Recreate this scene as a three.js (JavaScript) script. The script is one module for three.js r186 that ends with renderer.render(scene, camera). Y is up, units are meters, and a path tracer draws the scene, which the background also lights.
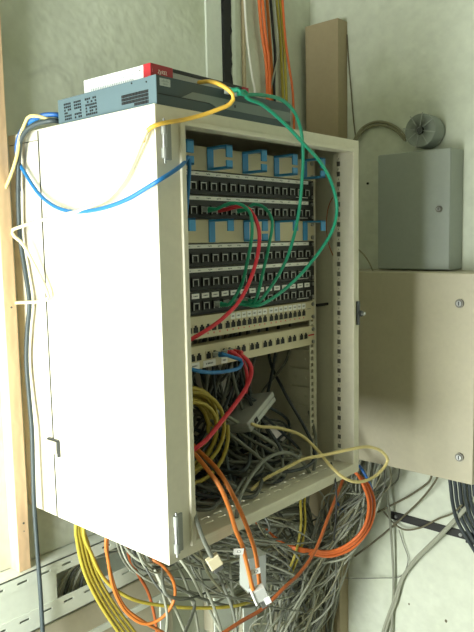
import * as THREE from 'three';
import { mergeGeometries } from 'three/addons/utils/BufferGeometryUtils.js';
import { RoundedBoxGeometry } from 'three/addons/geometries/RoundedBoxGeometry.js';
import { RectAreaLightUniformsLib } from 'three/addons/lights/RectAreaLightUniformsLib.js';

// ---------------------------------------------------------------- camera, sky, light, exposure
const scene = new THREE.Scene();
const FOCAL = 679.7;                                   // pixels, for a 474 x 632 frame
const camera = new THREE.PerspectiveCamera(2 * Math.atan(316 / FOCAL) * 180 / Math.PI, 474 / 632, 0.02, 60);
camera.rotation.order = 'YXZ';
camera.position.set(-0.73156, 0.537, 0.81287);
camera.rotation.set(-0.108918, -0.844909, -0.019978);
camera.updateMatrixWorld(true);
scene.add(camera);

const renderer = new THREE.WebGLRenderer({ antialias: true });
renderer.toneMapping = THREE.LinearToneMapping;
renderer.toneMappingExposure = 1.12;
renderer.shadowMap.enabled = true;

scene.background = new THREE.Color().setRGB(3.0, 3.2, 3.3);      // overcast sky outside the window

RectAreaLightUniformsLib.init();
// daylight coming in through the window of the side wall
const WIN = { x: -1.25, z0: -0.42, z1: 0.20, y0: -0.70, y1: 0.78 };
const daylight = new THREE.RectAreaLight(new THREE.Color().setRGB(0.96, 1.0, 0.94), 22, WIN.z1 - WIN.z0 - 0.1, WIN.y1 - WIN.y0 - 0.1);
daylight.name = 'window_daylight';
daylight.position.set(WIN.x + 0.02, (WIN.y0 + WIN.y1) / 2, (WIN.z0 + WIN.z1) / 2);
daylight.lookAt(10, (WIN.y0 + WIN.y1) / 2 , (WIN.z0 + WIN.z1) / 2);
scene.add(daylight);

// ---------------------------------------------------------------- helpers
let seedv = 20417;
const rnd = () => { seedv = (seedv + 0x6d2b79f5) | 0; let t = Math.imul(seedv ^ (seedv >>> 15), 1 | seedv); t = (t + Math.imul(t ^ (t >>> 7), 61 | t)) ^ t; return ((t ^ (t >>> 14)) >>> 0) / 4294967296; };
const rr = (a, b) => a + (b - a) * rnd();
const V = (x, y, z) => new THREE.Vector3(x, y, z);
const used = {};
const numbered = (n) => { const k = used[n] = (used[n] ?? -1) + 1; return k ? n + '_' + String(k).padStart(3, '0') : n; };
// a pixel of the photograph is a direction; the plane it lies in gives the distance
function px(u, v, ax, val) {
  const d = V((u - 237) / FOCAL, -(v - 316) / FOCAL, -1).applyQuaternion(camera.quaternion);
  const o = camera.position;
  const t = (val - o[ax]) / d[ax];
  return V(o.x + t * d.x, o.y + t * d.y, o.z + t * d.z);
}
const ZP = (list, dz = 0) => list.map(([u, v, z]) => px(u, v, 'z', z + dz));
const XP = (list, dx = 0) => list.map(([u, v, x]) => px(u, v, 'x', x + dx));
const shadows = (o) => { o.castShadow = true; o.receiveShadow = true; return o; };
function worldUV(g) {                                   // uv in metres
  const p = g.attributes.position, n = g.attributes.normal, uv = new Float32Array(p.count * 2);
  for (let i = 0; i < p.count; i++) {
    const ax = Math.abs(n.getX(i)), ay = Math.abs(n.getY(i)), az = Math.abs(n.getZ(i));
    const [a, b] = ax >= ay && ax >= az ? [p.getZ(i), p.getY(i)] : ay >= az ? [p.getX(i), p.getZ(i)] : [p.getX(i), p.getY(i)];
    uv[2 * i] = a; uv[2 * i + 1] = b;
  }
  g.setAttribute('uv', new THREE.BufferAttribute(uv, 2));
  return g;
}
function box(x0, x1, y0, y1, z0, z1, r = 0) {
  const w = Math.abs(x1 - x0), h = Math.abs(y1 - y0), d = Math.abs(z1 - z0);
  let g = r ? new RoundedBoxGeometry(w, h, d, 2, Math.min(r, w / 2.01, h / 2.01, d / 2.01)) : new THREE.BoxGeometry(w, h, d);
  if (g.index) g = g.toNonIndexed();
  g.translate((x0 + x1) / 2, (y0 + y1) / 2, (z0 + z1) / 2);
  return worldUV(g);
}
const cyl = (r0, r1, h, n = 20) => new THREE.CylinderGeometry(r0, r1, h, n).toNonIndexed();
const join = (gs) => gs.length === 1 ? gs[0] : mergeGeometries(gs.map((g) => { const q = g.index ? g.toNonIndexed() : g; for (const k of Object.keys(q.attributes)) if (!['position', 'normal', 'uv'].includes(k)) q.deleteAttribute(k); return q; }));
function mesh(name, gs, mat, parent) { const m = shadows(new THREE.Mesh(join(Array.isArray(gs) ? gs : [gs]), mat)); m.name = name; (parent ?? scene).add(m); return m; }
function tag(o, label, category, group) { o.userData.label = label; o.userData.category = category; if (group) o.userData.group = group; return o; }
function thing(name, label, category, pos = [0, 0, 0], group) { const g = new THREE.Group(); g.name = numbered(name); g.position.set(...pos); scene.add(g); return tag(g, label, category, group); }
function struct(name, gs, mat) { const m = mesh(name, gs, mat); m.userData.kind = 'structure'; return m; }
function plate(pts, holes, depth, bevel = 0) {          // extruded outline with holes, in xy, front face at z = 0
  const s = new THREE.Shape(pts.map(([x, y]) => new THREE.Vector2(x, y)));
  for (const h of holes) s.holes.push(new THREE.Path(h.map(([x, y]) => new THREE.Vector2(x, y))));
  const g = new THREE.ExtrudeGeometry(s, { depth, bevelEnabled: bevel > 0, bevelThickness: bevel, bevelSize: bevel, bevelSegments: 2 });
  g.translate(0, 0, -depth);
  return worldUV(g.index ? g.toNonIndexed() : g);
}
const rect = (x0, x1, y0, y1) => [[x0, y0], [x1, y0], [x1, y1], [x0, y1]];
function ring(cx, cy, r, n = 16) { return Array.from({ length: n }, (_, i) => [cx + r * Math.cos(i / n * 6.28319), cy + r * Math.sin(i / n * 6.28319)]); }

// ---------------------------------------------------------------- noise textures (matter only: grain, stains, cracks)
function hash(x, y, s) { let h = Math.imul(x, 374761393) ^ Math.imul(y, 668265263) ^ Math.imul(s, 974634777); h = Math.imul(h ^ (h >>> 13), 1274126177); return ((h ^ (h >>> 16)) >>> 0) / 4294967296; }
function vnoise(x, y, per, s) {
  const xi = Math.floor(x), yi = Math.floor(y), fx = x - xi, fy = y - yi, m = (a) => ((a % per) + per) % per;
  const u = fx * fx * (3 - 2 * fx), w = fy * fy * (3 - 2 * fy);
  const a = hash(m(xi), m(yi), s), b = hash(m(xi + 1), m(yi), s), c = hash(m(xi), m(yi + 1), s), d = hash(m(xi + 1), m(yi + 1), s);
  return a + (b - a) * u + (c - a) * w + (a - b - c + d) * u * w;
}
function fbm(u, v, base, oct, s) { let t = 0, a = 0.5, n = 0, p = base; for (let i = 0; i < oct; i++) { t += a * vnoise(u * p, v * p, p, s + i); n += a; a *= 0.5; p *= 2; } return t / n; }
function tex(size, f, srgb = true, metres = 1) {
  const d = new Uint8Array(size * size * 4);
  for (let y = 0; y < size; y++) for (let x = 0; x < size; x++) { const c = f(x / size, y / size); for (let k = 0; k < 3; k++) d[(y * size + x) * 4 + k] = Math.max(0, Math.min(255, c[k])); d[(y * size + x) * 4 + 3] = 255; }
  const t = new THREE.DataTexture(d, size, size); t.wrapS = t.wrapT = THREE.RepeatWrapping; t.magFilter = THREE.LinearFilter; t.minFilter = THREE.LinearMipmapLinearFilter; t.generateMipmaps = true;
  if (srgb) t.colorSpace = THREE.SRGBColorSpace;
  t.repeat.set(1 / metres, 1 / metres); t.needsUpdate = true; return t;
}
const grey = (v) => [v, v, v];
const segDist = (x, y, [a, b, c, d]) => { const t = Math.max(0, Math.min(1, ((x - a) * (c - a) + (y - b) * (d - b)) / ((c - a) ** 2 + (d - b) ** 2))); return Math.hypot(x - a - t * (c - a), y - b - t * (d - b)); };
const plasterMap = (c, s, scratches = []) => tex(1024, (u, v) => {
  const blot = fbm(u, v, 4, 5, s), fine = fbm(u, v, 64, 3, s + 20), st = fbm(u, v, 7, 4, s + 40);
  let mark = 0; if (scratches.length) { const X = u * 1.3, Y = v * 1.3 + (v * 1.3 < 0.5 ? 1.3 : 0), w = 0.005 + 0.010 * fine; for (const q of scratches) { const dd = segDist(X + (blot - 0.5) * 0.14, Y + (st - 0.5) * 0.14, q); if (dd < w) mark = Math.max(mark, (1 - dd / w) * q[4] * (0.4 + fine)); } }
  const stain = Math.max(0, st - 0.62) * 2.0, k = 1 - mark + (blot - 0.5) * 0.1 + (fine - 0.5) * 0.07 - stain * 0.12;
  return [c[0] * k, c[1] * (k + stain * 0.01), c[2] * (k - stain * 0.05)];
}, true, 1.3);
const plasterBump = tex(512, (u, v) => grey(255 * (0.6 * fbm(u, v, 10, 4, 71) + 0.4 * fbm(u, v, 90, 2, 75))), false, 1.3);
const woodMap = tex(256, (u, v) => { const g = fbm(u * 1, v * 1, 4, 3, 5), l = 0.5 + 0.5 * Math.sin((u * 7 + g * 1.2) * 6.283); const k = 0.95 + 0.05 * l + (fbm(u, v, 8, 2, 9) - 0.5) * 0.05; return [236 * k, 202 * k, 160 * k]; }, true, 0.12);
const paintMap = (c) => tex(256, (u, v) => { const k = 0.985 + (fbm(u, v, 5, 4, 12) - 0.5) * 0.07 + (fbm(u, v, 60, 2, 19) - 0.5) * 0.03; return [c[0] * k, c[1] * k, c[2] * k * (0.995 + (fbm(u, v, 4, 3, 33) - 0.5) * 0.03)]; }, true, 0.5);

// ---------------------------------------------------------------- materials
const std = (c, rough = 0.6, o = {}) => new THREE.MeshStandardMaterial({ color: c, roughness: rough, ...o });
const M = {
  wallBack: std(0xffffff, 0.92, { map: plasterMap([216, 222, 205], 3, [[0.036, 0.901, 0.094, 0.919, 0.07], [0.094, 0.919, 0.133, 0.898, 0.07], [0.133, 0.898, 0.151, 0.853, 0.07], [0.192, 0.859, 0.165, 0.887, 0.05], [0.165, 0.887, 0.18, 0.931, 0.05], [0.18, 0.931, 0.235, 0.962, 0.04], [0.077, 0.912, 0.128, 0.885, 0.06]]), bumpMap: plasterBump, bumpScale: 0.003 }),
  wallSide: std(0xffffff, 0.92, { map: plasterMap([216, 222, 205], 8), bumpMap: plasterBump, bumpScale: 0.003 }),
  wallPlain: std(0xd6d4c6, 0.95),
  floor: std(0x77736a, 0.8),
  cab: std(0xffffff, 0.5, { map: paintMap([226, 221, 200]) }),
  box: std(0xffffff, 0.5, { map: paintMap([190, 184, 160]) }),
  greyBox: std(0xffffff, 0.5, { map: paintMap([160, 168, 160]) }),
  duct: std(0xffffff, 0.6, { map: paintMap([172, 158, 126]) }),
  trunk: std(0xffffff, 0.55, { map: paintMap([226, 233, 220]) }),
  whitePlastic: std(0xe6e6da, 0.5),
  wood: std(0xffffff, 0.65, { map: woodMap }),
  black: std(0x242524, 0.55), blackPart: std(0x0b0b0c, 0.6), rubber: std(0x1e2020, 0.8),
  steel: std(0xa9abaa, 0.35, { metalness: 0.85 }), darkSteel: std(0x55585a, 0.45, { metalness: 0.8 }), dull: std(0x74736a, 0.5, { metalness: 0.6 }),
  portEdge: std(0xc2c4bf, 0.5), portHole: std(0x0c0c0d, 0.7),
  beigePanel: std(0xd2c8a6, 0.5), label: std(0xeeede4, 0.6),
  blueRing: std(0x3a93cc, 0.45),
  routerSide: std(0x61767e, 0.45, { metalness: 0.25 }), routerFront: std(0x3b4d50, 0.5), routerPale: std(0x7d8983, 0.5),
  white: std(0xe9ebe9, 0.5), red: std(0xb3202c, 0.45), grill: std(0xa9b3b5, 0.6),
  green: std(0x1f9b78, 0.45), redCord: std(0xd8303f, 0.45), blue: std(0x2a62a8, 0.45), blueLight: std(0x1f74b4, 0.45),
  yellow: std(0xe4b848, 0.45), cream: std(0xdccb8a, 0.5), paleCord: std(0xe6dcb4, 0.5), olive: std(0xb3a03f, 0.5), yellow2: std(0xb8a840, 0.5), orange: std(0xcf7832, 0.5), orangeBright: std(0xdf7034, 0.5), orangeDull: std(0xb4602f, 0.55),
  grey1: std(0x969989, 0.55), grey2: std(0x76796e, 0.55), grey3: std(0xa4a795, 0.55), grey4: std(0x5b5f59, 0.55), grey5: std(0x8b8a70, 0.55), darkCord: std(0x3c4347, 0.5), slate: std(0x3a4547, 0.5), brown: std(0x6f6a53, 0.6),
  zinc: std(0x8e918b, 0.4, { metalness: 0.2 }), device: std(0xb9bbb5, 0.45), converter: std(0x989c96, 0.45), spool: new THREE.MeshPhysicalMaterial({ color: 0xb4bcb8, roughness: 0.35, transmission: 0.25, thickness: 0 }), spoolWire: std(0x8f988f, 0.6),
};
const greys = [M.grey1, M.grey2, M.grey3, M.grey4, M.grey2, M.grey5];

// ---------------------------------------------------------------- the room
const ZB = -0.4316, XR = 1.03, FL = -1.1, CE = 1.95, ZF = 4.2, XL = WIN.x;
struct('wall_back', box(XL - 0.12, XR + 0.12, FL, CE, ZB - 0.12, ZB), M.wallBack);
struct('wall_right', box(XR, XR + 0.12, FL, CE, ZB, ZF), M.wallSide);
struct('wall_front', box(XL - 0.12, XR + 0.12, FL, CE, ZF, ZF + 0.12), M.wallPlain);
struct('wall_left', [
  box(XL - 0.12, XL, FL, WIN.y0, ZB, ZF), box(XL - 0.12, XL, WIN.y1, CE, ZB, ZF),
  box(XL - 0.12, XL, WIN.y0, WIN.y1, ZB, WIN.z0), box(XL - 0.12, XL, WIN.y0, WIN.y1, WIN.z1, ZF)], M.wallPlain);
struct('floor', box(XL - 0.12, XR + 0.12, FL - 0.1, FL, ZB - 0.12, ZF + 0.12), M.floor);
struct('ceiling', box(XL - 0.12, XR + 0.12, CE, CE + 0.1, ZB - 0.12, ZF + 0.12), M.wallPlain);
{
  const w = new THREE.Group(); w.name = 'window_1'; w.userData.kind = 'structure'; scene.add(w);
  const x0 = XL - 0.09, x1 = XL - 0.04, zc = (WIN.z0 + WIN.z1) / 2;
  mesh('window_frame', [box(x0, x1, WIN.y0, WIN.y0 + 0.05, WIN.z0, WIN.z1), box(x0, x1, WIN.y1 - 0.05, WIN.y1, WIN.z0, WIN.z1), box(x0, x1, WIN.y0, WIN.y1, WIN.z0, WIN.z0 + 0.05), box(x0, x1, WIN.y0, WIN.y1, WIN.z1 - 0.05, WIN.z1), box(x0, x1, WIN.y0, WIN.y1, zc - 0.03, zc + 0.03)], M.whitePlastic, w);
  const glass = new THREE.MeshPhysicalMaterial({ color: 0xffffff, roughness: 0.02, transmission: 1, thickness: 0 });
  for (const [a, b] of [[WIN.z0 + 0.05, zc - 0.03], [zc + 0.03, WIN.z1 - 0.05]]) mesh('pane', box(x0 + 0.022, x0 + 0.026, WIN.y0 + 0.05, WIN.y1 - 0.05, a, b), glass, w);
}
// strips beside the cable run on the back wall
struct('trim_1', box(0.568, 0.626, -0.05, CE - 0.01, ZB, ZB + 0.007, 0.002), M.trunk);
{
  const L = [], R = [];
  for (let y = 0.5; y <= 1.9; y += 0.012) { L.push([0.628 + rr(-0.003, 0.005), y]); R.push([0.660 + rr(-0.005, 0.002), y]); }
  const g = plate([...L, ...R.reverse()], [], 0.010); g.translate(0, 0, ZB + 0.0105);
  struct('trim_2', g, M.rubber);
}
struct('trim_3', box(0.662, 0.678, -0.05, CE - 0.01, ZB, ZB + 0.009, 0.002), M.trunk);
struct('trim_4', box(0.710, 0.718, 0.3, CE - 0.01, ZB, ZB + 0.010, 0.002), M.duct);

// vertical cable duct on the side wall, in the corner
tag(mesh('cable_duct', box(0.98, XR, -1.05, 1.166, -0.414, -0.299, 0.002), M.duct), 'tall beige cable duct running up the wall in the corner', 'cable duct');

// wooden batten
{
  const t = thing('wooden_batten', 'pale wooden batten standing upright against the wall beside the cabinet', 'batten', [-0.0345, -0.1222, -0.4145]);
  mesh('post', box(-0.0135, 0.0135, 0, 2.05, -0.017, 0.0165, 0.0015), M.wood, t);
  for (const [y, r] of [[0.10, 0.0022], [0.083, 0.0012], [0.54, 0.002]]) { const g = cyl(r, r, 0.0012, 12); g.rotateX(Math.PI / 2); g.translate(0.002, y, 0.0167); mesh('screw', g, M.dull, t); }
}
// slotted trunking under the cabinet
{
  const t = thing('cable_trunking', 'horizontal slotted plastic cable trunking along the wall under the cabinet', 'trunking');
  const x0 = -0.95, x1 = 0.96, zf = -0.385, y1 = -0.1222, y0 = -0.250, w = 0.002;
  mesh('channel', [box(x0, x1, y0, y1, ZB, ZB + w), box(x0, x1, y1 - w, y1, ZB, zf), box(x0, x1, y0, y0 + w, ZB, zf)], M.trunk, t);
  const slots = (yc) => { const h = []; for (let x = -0.942; x < x1 - 0.03; x += 0.0525) h.push(rect(x - 0.0115, x + 0.0115, yc - 0.0022, yc + 0.0022)); return h; };
  for (const [a, b, c] of [[y1 - 0.028, y1, -0.1375], [y0, y0 + 0.044, -0.2195]]) { const g = plate(rect(x0, x1, a, b), slots(c), 0.002); g.translate(0, 0, zf); mesh('slotted_lip', g, M.trunk, t); }
  mesh('cover', box(x0, 0.030, y0 + 0.044, y1 - 0.028, zf - 0.004, zf - 0.002), M.trunk, t);
}
{
  const t = thing('distribution_panel', 'flat beige wall panel below the slotted trunking', 'wall panel', [0.02, -0.80, ZB]);
  mesh('body', box(-0.35, 0.35, 0, 0.535, 0, 0.03, 0.003), M.box, t);
  mesh('raised_field', plate(rect(-0.10, 0.32, 0.02, 0.475), [rect(-0.085, 0.305, 0.035, 0.460)], 0.004).translate(0, 0, 0.034), M.trunk, t);
}
for (const [x, w, y1, h] of [[0.545, 0.075, -0.405, 0.11], [0.655, 0.06, -0.47, 0.12], [0.845, 0.07, -0.55, 0.12], [0.925, 0.05, -0.565, 0.12]]) {
  const t = thing('junction_box', 'small grey surface junction box low on the wall behind the tangled cables', 'junction box', [x, y1 - h, ZB], 'junction boxes low on the wall');
  mesh('body', box(-w / 2, w / 2, 0, h, 0, 0.035, 0.004), M.box, t); mesh('lid', box(-w / 2 + 0.003, w / 2 - 0.003, 0.003, h - 0.003, 0.035, 0.040, 0.002), M.trunk, t);
}

// ---------------------------------------------------------------- rack cabinet
const W = 0.6, H = 0.7532, D = 0.4316, PZ = -0.08;
{
  const t = thing('rack_cabinet', 'cream steel wall-mounted rack cabinet with its front open and cables spilling out', 'cabinet');
  const th = 0.002, seam = 0.3237;
  mesh('side_panel', [box(0, th, 0.0, H, -seam, -0.002, 0.0008)], M.cab, t);
  mesh('rear_frame', [box(0.001, th + 0.001, 0, H - 0.020, -D, -seam - 0.006), box(0.001, th + 0.001, H - 0.0185, H, -D, -seam - 0.006)], M.cab, t);
  mesh('seam_gasket', [box(0.0016, 0.006, 0.002, H - 0.002, -seam - 0.0058, -seam - 0.0002), box(0.0018, 0.006, H - 0.0196, H - 0.0189, -D + 0.002, -seam - 0.006)], M.rubber, t);
  mesh('side_panel', box(W - th, W, 0, H, -D, -0.002), M.cab, t);
  mesh('top_panel', box(0.001, W, H - th, H - 0.0003, -D, -0.002), M.cab, t);
  mesh('back_panel', box(0.003, W - th, 0.0, H - th, -D, -D + th), M.cab, t);
  // bottom with a cable opening at the rear and slots along the front
  const slots = []; for (let x = 0.09; x < 0.55; x += 0.034) slots.push(rect(x, x + 0.02, 0.030, 0.036)), slots.push(rect(x + 0.008, x + 0.028, 0.050, 0.056));
  const bt = plate(rect(0.003, W - th, 0.002, D - 0.003), [...slots, rect(0.08, 0.52, 0.22, 0.39)], 0.002);
  bt.rotateX(-Math.PI / 2); bt.translate(0, 0.022, 0); mesh('bottom_panel', bt, M.cab, t);
  // front frame with a rolled inner rim
  const O = [0.060, 0.573, 0.0235, 0.7275];
  mesh('front_frame', plate(rect(0.0012, W - 0.0012, 0.0012, H - 0.0012), [rect(O[0], O[1], O[2], O[3])], 0.004, 0.0012), M.cab, t);
  mesh('rim', plate(rect(O[0] - 0.008, O[1] + 0.005, O[2] - 0.005, O[3] + 0.005), [rect(O[0], O[1], O[2], O[3])], 0.004, 0.0015).translate(0, 0, 0.0042), M.cab, t);
  mesh('reveal', [box(O[0] - 0.002, O[0], O[2], O[3], -0.05, 0), box(O[0] - 0.002, O[1] + 0.002, O[2] - 0.0015, O[2], -0.03, 0)], M.cab, t);
  // top reveal with small holes
  const th2 = []; for (let x = 0.10; x < 0.56; x += 0.026) th2.push(ring(x, 0.012, 0.0022, 8));
  const tr = plate(rect(O[0], O[1], 0.001, 0.03), th2, 0.0015); tr.rotateX(-Math.PI / 2); tr.translate(0, O[3] + 0.0015, 0); mesh('reveal', tr, M.cab, t);
  // punched strip inside the opening
  const holes = []; for (let y = 0.06, k = 0; y < 0.71; y += 0.02222, k++) { holes.push(rect(-0.040, -0.0305, y - 0.0052, y + 0.0052)); holes.push(ring(-0.0352, y + 0.0111, 0.0016, 8)); }
  const strip = plate(rect(-0.050, -0.001, O[2], O[3]), holes, 0.0018);       // x of the plate is the depth here
  strip.rotateY(-Math.PI / 2); strip.translate(O[1] + 0.0018 - 0.0018, 0, 0);
  mesh('punched_strip', strip, M.cab, t);
  mesh('strip_backing', box(O[1] + 0.0022, O[1] + 0.008, O[2], O[3], -0.049, -0.006), M.dull, t);
  // mounting rails carrying the panels
  for (const [x0, x1, hx] of [[0.054, 0.078, 0.068], [0.524, 0.548, 0.533]]) {
    const h = []; for (let y = 0.045; y < 0.71; y += 0.014815) h.push(rect(hx - 0.0042, hx + 0.0042, y - 0.0042, y + 0.0042));
    const g = plate(rect(x0, x1, 0.024, H - 0.004), h, 0.002); g.translate(0, 0, PZ - 0.0015); mesh('mounting_rail', g, M.cab, t);
  }
  const sh = []; for (let y = 0.06; y < 0.68; y += 0.0445) { sh.push(rect(-0.158, -0.10, y - 0.0022, y + 0.0022)); for (const z of [-0.142, -0.112]) sh.push(ring(z, y + 0.022, 0.0026, 8)); }
  for (const x of [0.048, 0.551]) { const g = plate(rect(-0.165, -0.0835, 0.024, H - 0.004), sh, 0.002); g.rotateY(-Math.PI / 2); g.translate(x, 0, 0); mesh('slotted_bracket', g, M.cab, t); }
  mesh('cross_brace', box(0.552, 0.597, 0.385, 0.391, -0.085, -0.079), M.darkSteel, t);
  // hinges on the front frame
  for (const [y0, y1] of [[0.664, 0.729], [0.014, 0.088]]) {
    const hg = new THREE.Group(); hg.name = 'hinge'; hg.position.set(0.0165, y0, 0.0012); t.add(hg);
    const hh = y1 - y0;
    mesh('leaf', box(-0.003, 0.0135, 0.004, hh - 0.004, 0, 0.004, 0.001), M.zinc, hg);
    for (const [a, b, r] of [[0.006, 0.022, 0.0055], [0.022, hh - 0.022, 0.0042], [hh - 0.022, hh - 0.004, 0.0055]]) { const g = cyl(r, r, b - a, 14); g.translate(-0.004, (a + b) / 2, 0.0065); mesh('knuckle', g, r > 0.005 ? M.zinc : M.steel, hg); }
    const p = cyl(0.0018, 0.0018, hh + 0.004, 8); p.translate(-0.004, hh / 2, 0.0065); mesh('pin', p, M.steel, hg);
  }
  // latch on the closing edge
  const lt = new THREE.Group(); lt.name = 'latch'; lt.position.set(0.592, 0.372, 0.001); t.add(lt);
  mesh('bracket', box(-0.004, 0.004, -0.028, 0.026, 0, 0.006, 0.001), M.darkSteel, lt);
  const kn = cyl(0.007, 0.007, 0.012, 18); kn.rotateX(Math.PI / 2); kn.translate(0.005, -0.002, 0.004); mesh('cam', kn, M.darkSteel, lt);
  const ks = cyl(0.004, 0.004, 0.01, 12); ks.rotateX(Math.PI / 2); ks.translate(0.005, -0.002, 0.012); mesh('key_slot', ks, M.steel, lt);
  // small bent catch on the side seam
  const ct = new THREE.Group(); ct.name = 'side_catch'; ct.position.set(0, 0.133, -0.325); t.add(ct);
  mesh('lever', box(-0.0085, -0.0045, 0, 0.024, -0.016, 0.019, 0.001), M.cab, ct);
  mesh('pivot', [box(-0.0045, 0.0, 0.004, 0.027, -0.016, 0.021), box(-0.0060, 0.0, -0.006, 0.024, 0.019, 0.0225)], M.darkSteel, ct);
}

// ---------------------------------------------------------------- rack equipment
const U = 0.04445, TOP = 0.7135;
const rowTop = (k) => TOP - k * U;
const portShape = (() => {
  const w = 0.0088, h = 0.0085;
  const edge = plate(rect(-w, w, -h, h), [[[-0.0066, -0.0062], [0.0066, -0.0062], [0.0066, 0.003], [0.0036, 0.003], [0.0036, 0.0062], [-0.0036, 0.0062], [-0.0036, 0.003], [-0.0066, 0.003]].reverse()], 0.0028, 0.0004);
  edge.translate(0, 0, 0.0028);
  const lip = join([box(-0.0076, -0.0060, -0.0070, 0.0038, 0.0028, 0.0040), box(0.0060, 0.0076, -0.0070, 0.0038, 0.0028, 0.0040), box(-0.0076, 0.0076, 0.0046, 0.0062, 0.0028, 0.0040)]);
  return { edge, lip, hole: box(-0.0068, 0.0068, -0.0064, 0.0064, 0.0003, 0.0012) };
})();
const smallPort = (() => { const e = plate(rect(-0.0076, 0.0076, -0.0082, 0.0082), [[[-0.0066, -0.0070], [0.0066, -0.0070], [0.0066, 0.0036], [0.0036, 0.0036], [0.0036, 0.0072], [-0.0036, 0.0072], [-0.0036, 0.0036], [-0.0066, 0.0036]].reverse()], 0.0012); e.translate(0, 0, 0.0012); return { e, hole: box(-0.007, 0.007, -0.0074, 0.0076, 0.0002, 0.0005) }; })();
function screws(t, h) { for (const x of [-0.2335, 0.2335]) for (const y of [0.0075, h - 0.0075]) { const g = cyl(0.0042, 0.0042, 0.003, 12); g.rotateX(Math.PI / 2); g.translate(x, y, 0.0015); mesh('screw', g, M.steel, t); } }
const printTex = (() => {                                // fine illegible print along a label strip
  const c = document.createElement('canvas'); c.width = 1024; c.height = 16; const g = c.getContext('2d');
  g.fillStyle = '#efeee6'; g.fillRect(0, 0, 1024, 16); g.fillStyle = '#77766f';
  for (let k = 0; k < 16; k++) { let x = k * 64 + 20; for (let i = 0; i < 4; i++) { const w = rr(2, 6); g.fillRect(x, rr(5, 8), w, rr(2, 5)); x += w + 2; } }
  const t = new THREE.CanvasTexture(c); t.colorSpace = THREE.SRGBColorSpace; return t;
})();
const stripMat = std(0xffffff, 0.6, { map: printTex });
const stickerTex = (() => { const c = document.createElement('canvas'); c.width = 64; c.height = 40; const g = c.getContext('2d'); g.fillStyle = '#f1f0ea'; g.fillRect(0, 0, 64, 40); g.fillStyle = '#6b6b6b'; let x = 14; for (let i = 0; i < 5; i++) { g.fillRect(x, 15, 4 + (i * 7) % 4, 10); x += 8; } const t = new THREE.CanvasTexture(c); t.colorSpace = THREE.SRGBColorSpace; return t; })();
const stickerMat = std(0xffffff, 0.6, { map: stickerTex });
function uvBox(w, h, d) { return new THREE.BoxGeometry(w, h, d).toNonIndexed(); }

function patchRow(k, label, stickers) {
  const h = 0.0437, t = thing('patch_panel', label, 'patch panel', [0.3, rowTop(k) - U, PZ], 'black patch panels in the rack');
  mesh('faceplate', box(-0.2413, 0.2413, 0.0003, h, -0.0014, 0, 0.0006), M.black, t);
  mesh('rolled_edge', box(-0.225, 0.225, 0.0003, 0.0025, 0, 0.0035, 0.001), M.black, t);
  for (let i = 0; i < 16; i++) {
    const x = -0.1965 + i * 0.0273;
    const p = mesh('port', portShape.edge, M.black, t); p.position.set(x, 0.0165, 0);
    mesh('contact_frame', portShape.lip, M.portEdge, p); mesh('socket', portShape.hole, M.portHole, p);
    if (stickers) { const s = mesh('label_sticker', uvBox(0.0195, 0.0095, 0.0006), stickerMat, t); s.position.set(x - (i === 0 ? 0.002 : 0) + rr(-0.0012, 0.0012), 0.0352, 0.0004); s.rotation.z = rr(-0.03, 0.03); }
  }
  if (!stickers) { const s = mesh('label_strip', uvBox(0.445, 0.0072, 0.0012), stripMat, t); s.position.set(-0.003, 0.0385, 0.0006); }
  mesh('printed_mark', box(0.175, 0.218, 0.0050, 0.0064, 0, 0.0003), M.label, t);
  screws(t, h);
  return t;
}
function organiser(k, label) {
  const h = 0.0437, t = thing('cable_organiser', label, 'cable organiser', [0.3, rowTop(k) - U, PZ], 'cable organiser panels');
  mesh('faceplate', box(-0.2413, 0.2413, 0.0003, h, -0.0014, 0, 0.0006), M.beigePanel, t);
  for (let i = 0; i < 5; i++) {
    const g = new THREE.Group(); g.name = 'ring'; g.position.set(-0.193 + i * 0.1, 0.001, 0); t.add(g);
    const a = 0.0085, f = 0.050;
    mesh('base_strip', box(-a, a, 0.000, 0.0425, 0, 0.002, 0.0008), M.blueRing, g);
    mesh('upper_arm', box(-a, a, 0.0385, 0.0425, 0, f, 0.001), M.blueRing, g);
    mesh('upper_finger', box(-a, a, 0.020, 0.0425, f - 0.003, f, 0.001), M.blueRing, g);
    if (k === 0 || i === 2) { mesh('lower_arm', box(-a, a, 0.000, 0.004, 0, f, 0.001), M.blueRing, g); mesh('lower_finger', box(-a, a, 0.000, 0.015, f - 0.003, f, 0.001), M.blueRing, g); }
  }
  screws(t, h);
}
organiser(0, 'beige cable organiser with blue rings in the topmost rack slot');
patchRow(1, 'black patch panel just below the topmost cable organiser, no cords plugged in');
patchRow(2, 'black patch panel with green and red cords plugged in, second below the topmost organiser');
organiser(3, 'beige cable organiser with blue rings sandwiched between black patch panels');
patchRow(4, 'black patch panel just below the lower cable organiser');
patchRow(5, 'black patch panel in the middle of the lower three');
patchRow(6, 'black patch panel with white stickers over its sockets, above the beige panels', true);
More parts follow.
